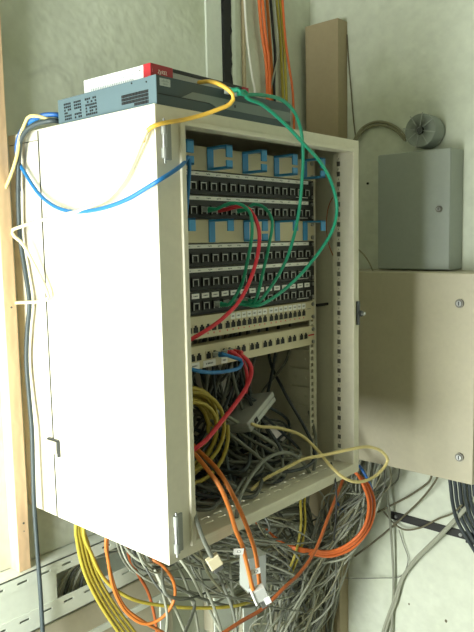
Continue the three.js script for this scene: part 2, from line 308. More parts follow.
{
  const y0 = 0.3565, h = 0.0437, t = thing('switch_panel', 'beige panel with one row of small sockets in groups of eight', 'patch panel', [0.3, y0, PZ]);
  mesh('faceplate', box(-0.2413, 0.2413, 0, h, -0.03, 0, 0.0015), M.beigePanel, t);
  const xs = []; for (const s of [0.499, 0.3615, 0.2235]) for (let i = 0; i < 8; i++) xs.push(s - i * 0.0166);
  for (const x of xs) { const p = mesh('port', smallPort.e, M.beigePanel, t); p.position.set(x - 0.3, 0.0195, 0); mesh('socket', smallPort.hole, M.portHole, p); const n = mesh('printed_number', box(-0.0014, 0.0014, -0.0015, 0.0015, 0, 0.0002), M.redCord, t); n.position.set(x - 0.3, 0.0085, 0); }
  for (const x of xs) if (x > 0.255) { const s = mesh('label_sticker', uvBox(0.0135, 0.0115, 0.0006), stickerMat, t); s.position.set(x - 0.3, 0.0345, 0.0004); }
  mesh('printed_mark', box(0.212, 0.226, 0.026, 0.0272, 0, 0.0003), M.dull, t);
  screws(t, h);
}
{
  const y0 = 0.2995, h = 0.0437, t = thing('switch_panel', 'beige panel with paired sockets and a small red mark, lowest in the rack', 'patch panel', [0.3, y0, PZ]);
  mesh('faceplate', box(-0.2413, 0.2413, 0, h, -0.03, 0, 0.0015), M.beigePanel, t);
  for (let i = 0; i < 10; i++) for (const o of [0, -0.0166]) { const p = mesh('port', smallPort.e, M.beigePanel, t); p.position.set(0.206 - i * 0.0428 + o, 0.0235, 0); mesh('socket', smallPort.hole, M.portHole, p); }
  for (const [a, w] of [[-0.150, 0.030], [-0.108, 0.034], [-0.066, 0.018], [-0.180, 0.02]]) { const s = mesh('label_sticker', uvBox(w, 0.0125, 0.0006), stickerMat, t); s.position.set(a, 0.0075, 0.0004); }
  mesh('red_mark', box(0.2165, 0.2385, 0.0215, 0.0245, 0, 0.0004), M.redCord, t);
  screws(t, h);
}

// ---------------------------------------------------------------- devices on top of the cabinet
{
  const w = 0.345, h = 0.0455, d = 0.268;
  const t = thing('router', 'blue-grey rack router with perforated side lying on top of the cabinet', 'router', [0.008, H, -0.001]);
  mesh('chassis', [box(0, w, 0, h, -d, -0.014, 0.0008)], M.routerSide, t);
  mesh('bezel', box(-0.001, w + 0.001, 0, h, -0.014, 0, 0.0015), M.routerFront, t);
  mesh('bezel_edge', box(-0.0022, -0.0008, 0.0002, h - 0.0002, -0.018, 0.0008, 0.0006), M.routerSide, t);
  // pale inset stripe with a slanted start, and a groove across the bezel
  const st = plate([[0.052, 0.0175], [0.078, 0.0295], [w - 0.001, 0.0295], [w - 0.001, 0.0125], [0.135, 0.0125], [0.118, 0.0175]], [], 0.0008); st.translate(0, 0, 0.0011); mesh('pale_inset', st, M.routerPale, t);
  mesh('groove', box(0.001, 0.118, 0.0165, 0.0175, 0, 0.0004), M.blackPart, t);
  for (const x of [0.155, 0.180]) mesh('indicator', box(x, x + 0.004, 0.018, 0.0225, 0.001, 0.0016), M.darkSteel, t);
  const c = document.createElement('canvas'); c.width = 128; c.height = 64; const g = c.getContext('2d');
  g.fillStyle = '#b9c3bd'; g.fillRect(0, 0, 128, 64); g.fillStyle = '#6d7d7c';
  for (const [i, hh] of [8, 14, 22, 14, 8, 14, 22, 14, 8].entries()) g.fillRect(22 + i * 10, 30 - hh, 4, hh);
  g.font = 'bold 20px sans-serif'; g.textAlign = 'center'; g.fillText('CISCO', 64, 54);
  const bt = new THREE.CanvasTexture(c); bt.colorSpace = THREE.SRGBColorSpace;
  const b = mesh('badge', uvBox(0.022, 0.0115, 0.001), std(0xffffff, 0.5, { map: bt }), t); b.position.set(0.017, 0.0355, 0.0005);
  const dark = std(0x14181a, 0.7);
  const hole = box(-0.001, 0.0006, -0.0016, 0.0016, -0.0016, 0.0016);
  const groups = [[-0.245, 4], [-0.215, 4], [-0.182, 6]];
  for (const [z0, n] of groups) for (let i = 0; i < n; i++) for (let j = 0; j < 6; j++) { if (hash(i + Math.round(z0 * 900), j, 4) < 0.22) continue; const m = mesh('vent_hole', hole, dark, t); m.position.set(0, 0.0085 + j * 0.0052, z0 + i * 0.0055 - j * 0.0004); }
  const slot = box(-0.001, 0.0006, -0.0022, 0.0022, -0.0033, 0.0033);
  for (let i = 0; i < 9; i++) for (let j = 0; j < 4; j++) { if (j === 0 && i < 4) continue; const m = mesh('vent_slot', slot, dark, t); m.position.set(0, 0.0075 + j * 0.0054, -0.083 + i * 0.0079); }
  for (const [y, z] of [[0.038, -0.024], [0.0415, -0.06]]) { const q = cyl(0.0014, 0.0014, 0.0012, 8); q.rotateZ(Math.PI / 2); q.translate(-0.0004, y, z); mesh('screw', q, M.blackPart, t); }
}
{
  const t = thing('firewall_box', 'white slim network box with red ends stacked on the router', 'network box', [0.037, H + 0.0457, -0.049]);
  t.rotation.y = 0.035;
  const w = 0.258, h = 0.0305, d = 0.172;
  mesh('case', box(0.0008, w - 0.0008, 0.0022, h, -d, -0.012, 0.001), M.white, t);
  mesh('front_panel', box(0.052, w - 0.02, 0.002, h - 0.006, -0.012, 0.0), M.device, t);
  mesh('dark_top_edge', box(0.052, w - 0.018, h - 0.006, h + 0.0004, -0.014, 0.001, 0.001), M.black, t);
  mesh('end_cap', box(0, 0.052, 0.0015, h + 0.0006, -0.016, 0.002, 0.001), M.red, t);
  mesh('end_cap', box(w - 0.02, w, 0.0015, h + 0.0002, -0.016, 0.002, 0.001), M.red, t);
  for (const x of [0.012, 0.05, 0.2, 0.24]) { const f = cyl(0.006, 0.006, 0.0022, 10); f.translate(x, 0.0011, -d * (x > 0.1 ? 0.85 : 0.15)); mesh('foot', f, M.rubber, t); }
  const c = document.createElement('canvas'); c.width = 256; c.height = 64; const g = c.getContext('2d');
  g.fillStyle = '#b3202c'; g.fillRect(0, 0, 256, 64); g.fillStyle = '#f3e9dd'; g.font = 'bold italic 46px sans-serif'; g.textAlign = 'center'; g.fillText('ZyXEL', 128, 48);
  const lt = new THREE.CanvasTexture(c); lt.colorSpace = THREE.SRGBColorSpace;
  const b = mesh('printed_name', uvBox(0.044, 0.0115, 0.0006), std(0xffffff, 0.45, { map: lt }), t); b.position.set(0.0265, 0.0195, 0.0022);
  const vent = box(-0.0006, 0.0006, -0.0045, 0.0045, -0.0010, 0.0010);
  for (let i = 0; i < 24; i++) for (const y of [0.0215, 0.0085]) { const m = mesh('vent_slot', vent, M.grill, t); m.position.set(0.0008, y, -0.150 + i * 0.0047); }
  const sc = cyl(0.0016, 0.0016, 0.001, 8); sc.rotateZ(Math.PI / 2); sc.translate(0.0006, 0.023, -0.024); mesh('screw', sc, M.dull, t);
  for (const x of [0.094, 0.108, 0.128]) mesh('socket', box(x - 0.004, x + 0.004, 0.008, 0.015, 0, 0.0006), M.blackPart, t);
  mesh('status_light', box(0.066, 0.070, 0.008, 0.011, 0, 0.0006), std(0xd8e88a, 0.4), t);
}

// ---------------------------------------------------------------- boxes on the side wall
function lock(t, y, z, r) {
  const g = new THREE.Group(); g.name = 'lock'; g.position.set(0, y, z); t.add(g);
  const a = cyl(r, r, 0.005, 24); a.rotateZ(Math.PI / 2); a.translate(-0.0025, 0, 0); mesh('collar', a, M.dull, g);
  const b = cyl(r * 0.6, r * 0.6, 0.003, 18); b.rotateZ(Math.PI / 2); b.translate(-0.0065, 0, 0); mesh('cylinder_core', b, M.steel, g);
  mesh('key_slot', box(-0.0085, -0.0079, -r * 0.45, r * 0.45, -r * 0.12, r * 0.12), M.blackPart, g);
}
{
  const t = thing('junction_cabinet', 'small grey steel box with one lock mounted on the wall above the larger beige box', 'wall box', [0.95, 0.4525, -0.0475]);
  mesh('body', box(0.004, XR - 0.95, 0, 0.3125, -0.1045, 0.1045, 0.003), M.greyBox, t);
  mesh('door', box(0, 0.0035, 0.002, 0.3105, -0.1035, 0.1035, 0.001), M.greyBox, t);
  lock(t, 0.158, 0.076, 0.0085);
}
{
  const t = thing('terminal_cabinet', 'large beige steel box with two locks mounted low on the wall beside the cabinet', 'wall box', [0.90, -0.089, -0.048]);
  mesh('body', box(0.004, XR - 0.90, 0, 0.5385, -0.195, 0.198, 0.004), M.box, t);
  mesh('door', box(0, 0.0035, 0.002, 0.5365, -0.194, 0.197, 0.0015), M.box, t);
  lock(t, 0.462, 0.157, 0.011); lock(t, 0.069, 0.163, 0.011);
}
{
  // clear spool standing on the grey box, its axis across the wall
  const t = thing('cable_spool', 'round translucent plastic spool standing on top of the small grey wall box', 'spool', [0.962, 0.7655 + 0.0535, -0.036]);
  const R = 0.0525;
  const disc = (x) => { const s = new THREE.Shape(); s.absarc(0, 0, R, 0, 6.2832); const h = new THREE.Path(); h.absarc(0, 0, 0.0085, 0, 6.2832, true); s.holes.push(h); const g = new THREE.ExtrudeGeometry(s, { depth: 0.002, bevelEnabled: true, bevelSize: 0.0008, bevelThickness: 0.0008, bevelSegments: 2, curveSegments: 40 }); g.rotateY(Math.PI / 2); g.translate(x, 0, 0); return g; };
  mesh('flange', disc(0), M.spool, t); mesh('flange', disc(0.064), M.spool, t);
  const core = new THREE.LatheGeometry([[0.043, 0.004], [0.0445, 0.02], [0.0445, 0.045], [0.043, 0.062], [0.012, 0.062], [0.012, 0.004], [0.043, 0.004]].map(([a, b]) => new THREE.Vector2(a, b)), 40); core.rotateZ(-Math.PI / 2); mesh('wound_cord', core, M.spoolWire, t);
  for (let i = 0; i < 8; i++) { const g = box(-0.0018, -0.0006, 0.012, R - 0.006, -0.0012, 0.0012, 0.0004); const m = mesh('rib', g, M.spool, t); m.rotation.x = i * Math.PI / 4 + 0.2; }
  const hub = cyl(0.0095, 0.0095, 0.006, 20); hub.rotateZ(Math.PI / 2); hub.translate(0.004, 0, 0); mesh('hub', hub, M.darkSteel, t);
}
{
  const t = thing('wall_bracket', 'black steel strap screwed to the wall below the large beige box', 'bracket', [XR, -0.283, -0.02]);
  mesh('strap', box(-0.006, 0, -0.0115, 0.0115, -0.128, 0.105, 0.001), M.black, t);
  mesh('bent_end', box(-0.014, 0, -0.016, 0.012, 0.105, 0.16, 0.002), M.black, t);
  for (const z of [-0.11, 0.088]) { const g = cyl(0.005, 0.005, 0.003, 12); g.rotateZ(Math.PI / 2); g.translate(-0.0075, 0, z); mesh('screw', g, M.steel, t); }
}
for (const [u, v, r] of [[368, 183.5, 0.0035]]) { const p = px(u, v, 'x', XR); const g = cyl(r, r, 0.003, 10); g.rotateZ(Math.PI / 2); const m = mesh('wall_screw', g, M.rubber); m.position.set(XR - 0.0015, p.y, p.z); tag(m, 'small dark screw in the wall beside the small grey box', 'screw'); }
for (const [u, v, r] of [[446, 621, 0.005], [409, 604, 0.0035]]) { const p = px(u, v, 'x', XR); const g = new THREE.SphereGeometry(r, 8, 6); g.scale(0.3, 1, 0.8); const m = mesh(numbered('paint_chip'), g, M.brown); m.position.copy(p); tag(m, 'small brown chip in the white wall below the black strap', 'paint chip', 'chips in the wall'); }

{ const p = px(461, 521, 'x', XR), g = new THREE.SphereGeometry(0.016, 14, 10); const a = g.attributes.position; for (let i = 0; i < a.count; i++) { const k = 0.75 + 0.5 * hash(Math.round(a.getY(i) * 900), Math.round(a.getZ(i) * 900), 3); a.setXYZ(i, a.getX(i) * 0.35 * k, a.getY(i) * 0.7 * k, a.getZ(i) * 1.2 * k); } g.computeVertexNormals(); const m = mesh('plaster_lump', g, M.wallSide); m.position.set(XR, p.y, p.z); tag(m, 'rough white plaster lump on the wall just above the black strap', 'plaster lump'); }

// ---------------------------------------------------------------- cables
function tube(pts, r, radial = 7) {
  const c = new THREE.CatmullRomCurve3(pts, false, 'centripetal'), L = c.getLength();
  const n = Math.max(10, Math.min(220, Math.round(L / 0.009)));
  const g = new THREE.TubeGeometry(c, n, r, radial).toNonIndexed();
  const caps = [[0, c.getPoint(0)], [1, c.getPoint(1)]].map(([, p]) => { const s = new THREE.SphereGeometry(r, 7, 5).toNonIndexed(); s.translate(p.x, p.y, p.z); return s; });
  return { g: join([g, ...caps]), c };
}
function cable(name, label, mat, r, pts, group, category = 'cable') {
  const m = mesh(numbered(name), tube(pts, r).g, mat); return tag(m, label, category, group);
}
const plugGeo = join([box(-0.0058, 0.0058, -0.004, 0.004, 0, 0.013, 0.0006), box(-0.0018, 0.0018, 0.004, 0.0058, 0.001, 0.012)]);
const bootGeo = (() => { const g = new THREE.CylinderGeometry(0.0032, 0.0055, 0.018, 10).toNonIndexed(); g.rotateX(Math.PI / 2); g.translate(0, 0, 0.020); return g; })();
const clearPlug = std(0xb9c2bd, 0.3);
// patch cord: cord plus a plug at each end that sits in a socket; d gives the way the plug points out of its socket
function patchCord(name, label, mat, r, pts, ends, group) {
  const t = thing(name, label, 'patch cord', [0, 0, 0], group);
  const list = pts.slice();
  const build = (p, d) => { const g = new THREE.Group(); g.name = 'plug'; g.position.copy(p); g.quaternion.setFromUnitVectors(V(0, 0, 1), d); t.add(g); mesh('contact_block', plugGeo, clearPlug, g); mesh('boot', bootGeo, mat, g); };
  if (ends[0]) { build(pts[0], ends[0]); list.splice(0, 1, pts[0].clone().addScaledVector(ends[0], 0.014), pts[0].clone().addScaledVector(ends[0], 0.030)); }
  if (ends[1]) { const p = pts[pts.length - 1]; build(p, ends[1]); list.splice(list.length - 1, 1, p.clone().addScaledVector(ends[1], 0.030), p.clone().addScaledVector(ends[1], 0.014)); }
  mesh('cord', tube(list, r, 8).g, mat, t);
  return t;
}
const FW = V(0, 0, 1);
const port = (k, i) => V(0.3 - 0.1965 + i * 0.0273, rowTop(k) - U + 0.0165, PZ + 0.003);
// green cords
patchCord('green_patch_cable', 'green patch cord arching between black patch panels on the hinge side of the red cord', M.green, 0.0032,
  [port(2, 3), ...ZP([[231, 203, -0.025], [243, 205.5, -0.015], [250.5, 214, -0.012], [252, 234, -0.012], [248, 258, -0.015], [241, 286, -0.03]]), port(6, 4)], [FW, FW]);
patchCord('green_patch_cable', 'green patch cord leaving the patched black panel past the red cord to the stickered panel', M.green, 0.0032,
  [port(2, 6), ...ZP([[254, 204, -0.035], [266, 209, -0.02], [272, 221, -0.012], [269, 245, -0.01], [263, 272, -0.012], [256, 299, -0.015], [250, 305, -0.03]]), port(6, 5)], [FW, FW]);
patchCord('green_patch_cable', 'green cord hanging straight down from the router over the patch panels', M.green, 0.0034,
  [...ZP([[226, 92, 0.0]]), ...ZP([[240, 93, 0.03], [262, 95, 0.03], [281, 99.5, 0.025], [293, 110, 0.02], [300, 126, 0.015], [303, 150, 0.012], [302, 180, 0.008], [297.5, 220, 0.0], [287, 258, -0.01], [270, 288, -0.015], [257, 303, -0.02], [250, 304, -0.03]]), port(6, 6)], [FW, FW]);
patchCord('green_patch_cable', 'green cord swinging wide from the router past the punched strip to the stickered panel', M.green, 0.0034,
  [...ZP([[233, 94, 0.0]]), ...ZP([[246, 97, 0.03], [262, 104.5, 0.035], [284, 123, 0.04], [304, 144, 0.04], [321, 163, 0.035], [332, 184, 0.03], [337, 208, 0.028], [333, 229, 0.025], [317, 255, 0.01], [292, 283, -0.005], [268, 301, -0.012], [256, 306, -0.018], [248, 305, -0.03]]), port(6, 7)], [FW, FW]);
// red cords
patchCord('red_patch_cable', 'red patch cord sweeping from the patched black panel across the beige panel behind the frame', M.redCord, 0.0037,
  [port(2, 4), ...ZP([[235, 207, -0.03], [246, 207, -0.018], [254, 216, -0.012], [259, 231, -0.01], [258.5, 250, -0.008], [252, 275, -0.006], [240, 300, -0.004], [222, 319, -0.006], [202, 333, -0.015], [188, 341, -0.03], [172, 352, -0.05]])], [FW, null]);
patchCord('red_patch_cable', 'red patch cord drooping from the lowest beige panel over the yellow coil', M.redCord, 0.0042,
  [V(0.25, 0.323, PZ + 0.001), ...ZP([[240, 354, -0.04], [248, 361, -0.03], [251.5, 371, -0.028], [247, 386, -0.028], [236, 403, -0.028], [221, 422, -0.026], [206, 440, -0.024], [193, 450, -0.03], [176, 458, -0.06]])], [FW, null]);
patchCord('red_patch_cable', 'short red patch cord lying along the lowest beige panel beside the blue cord', M.redCord, 0.0036,
  [V(0.233, 0.323, PZ + 0.001), ...ZP([[229, 351, -0.045], [238, 356, -0.035], [244, 364, -0.04], [247, 376, -0.06], [246, 392, -0.11]])], [FW, null]);
// blue cords
patchCord('blue_patch_cable', 'short blue patch cord curling from the lowest beige panel along its stickers', M.blueLight, 0.0036,
  [V(0.207, 0.323, PZ + 0.001), ...ZP([[220, 353, -0.045], [232, 357, -0.035], [242, 361, -0.03], [240, 367, -0.03], [228, 371, -0.03], [210, 372.5, -0.035], [194, 370, -0.04], [180, 366, -0.06]])], [FW, null]);
cable('blue_cable', 'blue cable hanging in a loop across the cabinet side and up to the topmost organiser', M.blueLight, 0.0036, [
  V(0.03, 0.772, -0.285), ...XP([[52, 115, 0.01], [36, 119, -0.008], [22, 130, -0.014], [16.5, 146, -0.014], [18, 160, -0.012], [25, 173, -0.011], [39, 194, -0.012], [54, 206, -0.014], [72, 211.5, -0.017], [92, 210.5, -0.018], [112, 205.5, -0.018], [130, 198, -0.016], [145, 189, -0.012]]),
  ...ZP([[158, 181, 0.012], [171, 173, 0.016], [182, 165, 0.008], [188, 157, -0.012], [189.5, 165, -0.03], [188.5, 185, -0.04], [187, 205, -0.04], [185, 224, -0.045], [180, 240, -0.06]])]);
cable('blue_cable', 'dark blue cable looping over the rear corner of the cabinet beside the router', M.blue, 0.0042, [
  V(0.035, 0.776, -0.29), ...XP([[58, 114.5, 0.012], [44, 115, -0.004], [30, 121, -0.012], [20.5, 133, -0.016], [17, 147, -0.016], [18, 165, -0.014], [19, 190, -0.01]])]);
// yellow cords on the outside
cable('yellow_cable', 'yellow cord curving from the white network box around onto the cabinet side', M.yellow, 0.0036, [
  ...ZP([[199, 82.5, -0.045], [208, 81.5, -0.01], [219, 84, 0.03], [229, 90, 0.05], [234, 97, 0.055], [230, 104, 0.05], [219, 109, 0.04], [202, 115, 0.025], [182, 120, 0.014], [166, 122.5, 0.014]]),
  ...XP([[155, 125.5, -0.006], [149, 129, -0.010], [145, 134, -0.011], [143, 141, -0.010]])]);
cable('cream_cable', 'cream cord hanging from the upper hinge in loose bends across the bright cabinet side', M.paleCord, 0.0034, [
  ...XP([[147, 130.5, -0.0115], [143, 139, -0.012], [133, 163, -0.010], [124, 180, -0.012], [108, 198, -0.015], [88, 207, -0.018], [73, 212.5, -0.022], [55, 217, -0.028], [38, 221, -0.03], [20, 227, -0.03], [12, 231, -0.03], [14, 236, -0.028], [22, 243, -0.024], [35, 266, -0.016], [47, 291, -0.012], [48.5, 298, -0.012], [42, 301, -0.014], [22, 302.5, -0.02], [4, 303, -0.024], [-14, 302, -0.03]])]);
cable('yellow_cable', 'yellow cable dropping behind the wooden batten from the rear of the router', M.cream, 0.0034, [
  V(0.035, 0.766, -0.285), ...XP([[50, 119.5, 0.004], [38, 116, -0.012], [28.5, 117, -0.018], [24, 126, -0.02], [20, 137, -0.02], [17, 155, -0.022], [12, 172, -0.026], [4, 192, -0.03], [-4, 210, -0.034], [-14, 226, -0.04]])]);
cable('power_cable', 'thick slate-grey cable hanging down the rear edge of the cabinet side', M.slate, 0.0047, [
  V(0.03, 0.764, -0.285), ...XP([[54, 120.5, 0.005], [40, 123, -0.008], [29, 128, -0.016], [21.5, 138, -0.018], [19, 155, -0.016], [18.5, 180, -0.014], [18.5, 205, -0.014], [20.5, 240, -0.012], [26, 275, -0.012], [29.5, 303, -0.014], [27.5, 330, -0.014], [26.5, 360, -0.013], [29, 395, -0.014]]), ...ZP([[32, 430, -0.372], [33, 465, -0.372], [34, 500, -0.372], [37, 545, -0.372], [40, 585, -0.37], [42, 618, -0.37], [43.5, 650, -0.37], [45, 720, -0.37]])]);

// cable run on the back wall, above the router
const rise = (list, z) => [...list.map(([u, v]) => px(u, v, 'z', z)), (() => { const p = px(list[list.length - 1][0], list[list.length - 1][1] + 60, 'z', z); return p; })()];
const runs = [
  ['white_cable', 'white cable in the vertical cable run beside the black strip', M.whitePlastic, 0.0035, [[242, -30], [244.5, 0], [246, 25], [248, 45], [252, 75], [255, 92]]],
  ['orange_cable', 'orange cable in the vertical cable run, next to the white one', M.orangeBright, 0.0045, [[257, -30], [259, 0], [261.5, 30], [266, 62], [267.5, 100]]],
  ['orange_cable', 'orange cable in the vertical cable run, between two other orange cables', M.orangeBright, 0.0045, [[260, -30], [262.5, 0], [265, 30], [269, 62], [270, 100]]],
  ['orange_cable', 'orange cable in the vertical cable run, next to the black one', M.orange, 0.0045, [[265, -30], [267, 0], [269.5, 35], [271.5, 65], [272.5, 100]]],
  ['black_cable', 'black cable in the vertical cable run between orange and yellow cables', M.black, 0.0040, [[268, -30], [270.5, 0], [273, 30], [275, 55], [274, 85], [275, 110]]],
  ['grey_cable', 'thin grey cable in the vertical cable run beside the black one', M.grey3, 0.0025, [[273, -30], [274.5, 0], [277, 30], [278, 55], [273, 78], [270, 95]]],
  ['yellow_cable', 'yellow cable in the vertical cable run beside the thin grey one', M.yellow2, 0.0042, [[275, -30], [276.5, 0], [280, 35], [281.5, 65], [283, 102]]],
  ['yellow_cable', 'yellow cable in the vertical cable run beside the outermost orange one', M.yellow2, 0.0042, [[278.5, -30], [280, 0], [283, 35], [285, 65], [286.5, 102]]],
  ['orange_cable', 'outermost orange cable in the vertical cable run, closest to the beige duct', M.orangeBright, 0.0036, [[281, -30], [282.5, 0], [285.5, 40], [289, 66], [292.5, 90], [294, 126]]],
];
runs.forEach(([n, l, m, r, pts], i) => cable(n, l, m, r, rise(pts, ZB + 0.012 + (i % 3) * 0.006)));

// coil, orange pair and pale cord in the lower cabinet
{
  const pts = [], c = px(183, 436, 'z', -0.13);
  for (let i = 0; i <= 9 * 20; i++) { const a = i / 20 * 6.2832, tn = i / 20; const R = 0.080 + 0.012 * Math.sin(tn * 2.3); pts.push(V(c.x + (R + 0.012) * Math.cos(a) + 0.010 * Math.sin(tn * 1.7), c.y + (R + 0.002) * Math.sin(a) + 0.004 * Math.cos(tn * 3), c.z - 0.025 + 0.0045 * tn + 0.012 * Math.sin(a + tn))); }
  cable('yellow_cable', 'coiled olive-yellow cable inside the cabinet below the lowest beige panel', M.olive, 0.0042, pts);
}
cable('orange_cable', 'orange cable with the upper white tag of the pair hanging out of the cabinet', M.orange, 0.0042, ZP([[180, 438, -0.10], [194, 453, -0.06], [207, 469, -0.02], [220, 487, 0.012], [229.6, 510, 0.022], [235.6, 530, 0.026], [242, 545, 0.028], [247, 565, 0.030], [253, 590, 0.032], [256, 600, 0.032]]));
cable('orange_cable', 'orange cable with the lower white tag of the pair hanging out of the cabinet', M.orange, 0.0042, ZP([[188, 440, -0.12], [201, 453, -0.08], [216, 468, -0.03], [228.5, 487, 0.008], [240, 510, 0.020], [248, 530, 0.024], [254.6, 550, 0.026], [258, 570.5, 0.028], [260, 590, 0.030], [261, 600, 0.032]]));
const tagTex = (() => { const c = document.createElement('canvas'); c.width = 64; c.height = 40; const g = c.getContext('2d'); g.fillStyle = '#f4f3ee'; g.fillRect(0, 0, 64, 40); g.fillStyle = '#777'; for (const [x, y, w, h] of [[22, 12, 4, 16], [30, 12, 10, 3], [30, 25, 10, 3], [44, 12, 4, 16]]) g.fillRect(x, y, w, h); const t = new THREE.CanvasTexture(c); t.colorSpace = THREE.SRGBColorSpace; return t; })();
for (const [u, v, z, rot, l] of [[238.5, 551.5, 0.034, -0.15, 'white paper tag on the first hanging orange cable'], [255.5, 571.5, 0.034, 0.1, 'white printed tag on the second hanging orange cable']]) {
  const t = mesh(numbered('cable_tag'), uvBox(0.019, 0.011, 0.0012), std(0xffffff, 0.6, { map: tagTex })); t.position.copy(px(u, v, 'z', z)); t.rotation.set(0, -0.5, rot); tag(t, l, 'tag');
}
{
  const a = px(253, 591, 'z', 0.032), t = thing('fibre_connector', 'silver twin connector at the end of the hanging orange cables', 'connector', [a.x, a.y, a.z]);
  t.rotation.set(0.1, -0.6, 0.42);
  mesh('housing', box(-0.002, 0.022, -0.024, 0.002, -0.008, 0.008, 0.001), M.device, t);
  mesh('clip', box(-0.006, -0.002, -0.026, 0.004, -0.006, 0.010, 0.001), M.white, t);
  mesh('ferrule', box(0.003, 0.019, -0.040, -0.024, -0.006, 0.006, 0.001), M.steel, t);
  mesh('sleeve', box(0.012, 0.024, -0.034, -0.020, -0.004, 0.0095, 0.001), M.white, t);
}
cable('cream_cable', 'pale yellow cord looping out of the cabinet in front of the beige box', M.cream, 0.0036,
  ZP([[252, 489, -0.06], [263, 480, -0.05], [289.5, 466, -0.03], [304, 459, -0.018], [322, 455.5, 0.004], [348.6, 449.6, 0.035], [369, 447, 0.05], [383, 452.5, 0.06], [387.5, 461, 0.062], [376, 475.5, 0.055], [357.5, 482, 0.045], [342.7, 477, 0.03], [331, 466.5, 0.005], [319, 451.7, -0.028], [301, 435.4, -0.05], [277.7, 428, -0.075], [260, 426.6, -0.085], [252, 424, -0.088]]));
{
  // small white device lying tilted on the cables
  const A = px(247.5, 394, 'z', -0.185), B = px(273, 391, 'z', -0.115), C = px(250, 423, 'z', -0.088);
  const ez = B.clone().sub(A), ex = B.clone().sub(C), lz = ez.length(), lx = ex.length();
  ez.normalize(); const ny = ez.clone().cross(ex).normalize(); const exo = ny.clone().cross(ez).normalize();
  const t = thing('adapter_box', 'pale grey flat adapter box lying tilted on the cables inside the cabinet', 'adapter', A.clone().addScaledVector(exo, -lx).toArray());
  t.quaternion.setFromRotationMatrix(new THREE.Matrix4().makeBasis(exo, ny, ez));
  mesh('case', box(0, lx, -0.012, 0, 0, lz, 0.003), M.device, t);
  mesh('base', box(0.001, lx - 0.001, -0.024, -0.0125, 0.001, lz - 0.001, 0.003), M.device, t);
  mesh('socket', box(lx * 0.2, lx * 0.2 + 0.012, -0.018, -0.008, lz - 0.0005, lz + 0.001), M.blackPart, t);
}
{
  const c = px(254.5, 571, 'z', -0.03), t = thing('converter_box', 'grey metal box hanging under the cabinet behind the orange cables', 'converter', [c.x, c.y, c.z]);
  t.rotation.set(0.05, -0.35, 0.02);
  mesh('case', box(-0.021, 0.021, -0.036, 0.036, -0.025, 0.012, 0.002), M.converter, t);
  mesh('end_plate', box(-0.0205, 0.0205, -0.039, -0.036, -0.024, 0.011, 0.001), M.dull, t);
}
{
  const c = px(214.5, 562, 'z', 0.02), t = thing('serial_plug', 'beige serial plug hanging from a grey cable below the cabinet corner', 'plug', [c.x, c.y, c.z]);
  t.rotation.set(0, -0.5, 0.45);
  mesh('hood', box(-0.012, 0.012, -0.010, 0.012, -0.007, 0.007, 0.002), M.beigePanel, t);
  mesh('shell', box(-0.009, 0.009, -0.018, -0.010, -0.0045, 0.0045, 0.001), M.steel, t);
  for (const x of [-0.0105, 0.0105]) mesh('thumbscrew', box(x - 0.0018, x + 0.0018, -0.016, 0.008, -0.003, 0.003, 0.001), M.dull, t);
}
cable('grey_cable', 'grey cable coming over the cabinet edge to the beige serial plug', M.grey2, 0.0042, ZP([[182, 470, -0.10], [190, 495, -0.03], [196, 518, 0.006], [202, 536, 0.016], [208, 549, 0.02], [211.5, 556, 0.02]]));

// orange, yellow cables below and beside the cabinet
for (const [i, o] of [[0, 0], [1, 4.2], [2, -3]].entries()) cable('orange_cable', 'bright orange cable in the bundle curving down beside the cabinet corner', M.orangeBright, 0.0042,
  [V(0.80 + 0.01 * i, 0.40, -0.415), V(0.77 + 0.01 * i, 0.12, -0.38), V(0.72, 0.02, -0.24 + 0.01 * i), ...ZP([[357, 474, -0.13], [364.7 + o[1] * 0.7, 484, -0.10], [371 + o[1] * 0.8, 503, -0.09], [366 + o[1] * 0.8, 528, -0.11], [351 + o[1] * 0.5, 545 + o[1] * 0.6, -0.14], [333, 553 + o[1] * 0.7, -0.17], [312, 552 + o[1] * 0.5, -0.19], [298, 549 + o[1] * 0.3, -0.21], [282, 543, -0.25], [266, 530, -0.29]]), V(0.44, -0.05, -0.33), V(0.42, 0.03, -0.34)], 'orange bundle beside the cabinet');
cable('orange_cable', 'dull orange cable running diagonally down under the cabinet front', M.orangeDull, 0.0042, ZP([[348, 466, -0.20], [342, 482, -0.16], [328, 518, -0.12], [315, 551, -0.10], [300, 573, -0.09], [284, 588, -0.08], [263, 608.5, -0.08], [242, 621, -0.08], [225, 632, -0.08], [200, 648, -0.09]]));
for (const [i, o] of [-3.5, 0, 4, 8].entries()) cable('yellow_cable', 'yellow cable in the bundle spilling from under the cabinet over the trunking', M.yellow2, 0.0040,
  [V(0.09 + 0.012 * i, 0.05, -0.32), ...ZP([[79 + o * 0.6, 520, -0.315], [81 + o * 0.9, 545, -0.335], [88 + o, 572, -0.345], [103 + o * 1.2, 602, -0.35], [122 + o * 1.4, 630, -0.35], [146 + o * 1.5, 662, -0.35]])], 'yellow cables under the cabinet');
cable('yellow_cable', 'single yellow cable crossing below the cabinet from the yellow bundle', M.yellow2, 0.0040, [V(0.12, 0.05, -0.31), ...ZP([[84, 525, -0.31], [92, 555, -0.325], [107, 582, -0.33], [132, 599, -0.31], [170, 606.5, -0.28], [205, 608, -0.25], [235, 606, -0.22], [262, 598, -0.22]])]);
cable('orange_cable', 'orange cable hanging in a wide loop below the cabinet', M.orange, 0.0036, [V(0.17, 0.05, -0.31), ...ZP([[106, 540, -0.30], [108, 560, -0.30], [114, 590, -0.30], [127, 613, -0.29], [146, 624, -0.27], [163, 617, -0.25], [174, 600, -0.24], [173.5, 582, -0.24], [163, 566, -0.25], [150, 555, -0.28]]), V(0.32, 0.04, -0.32)]);
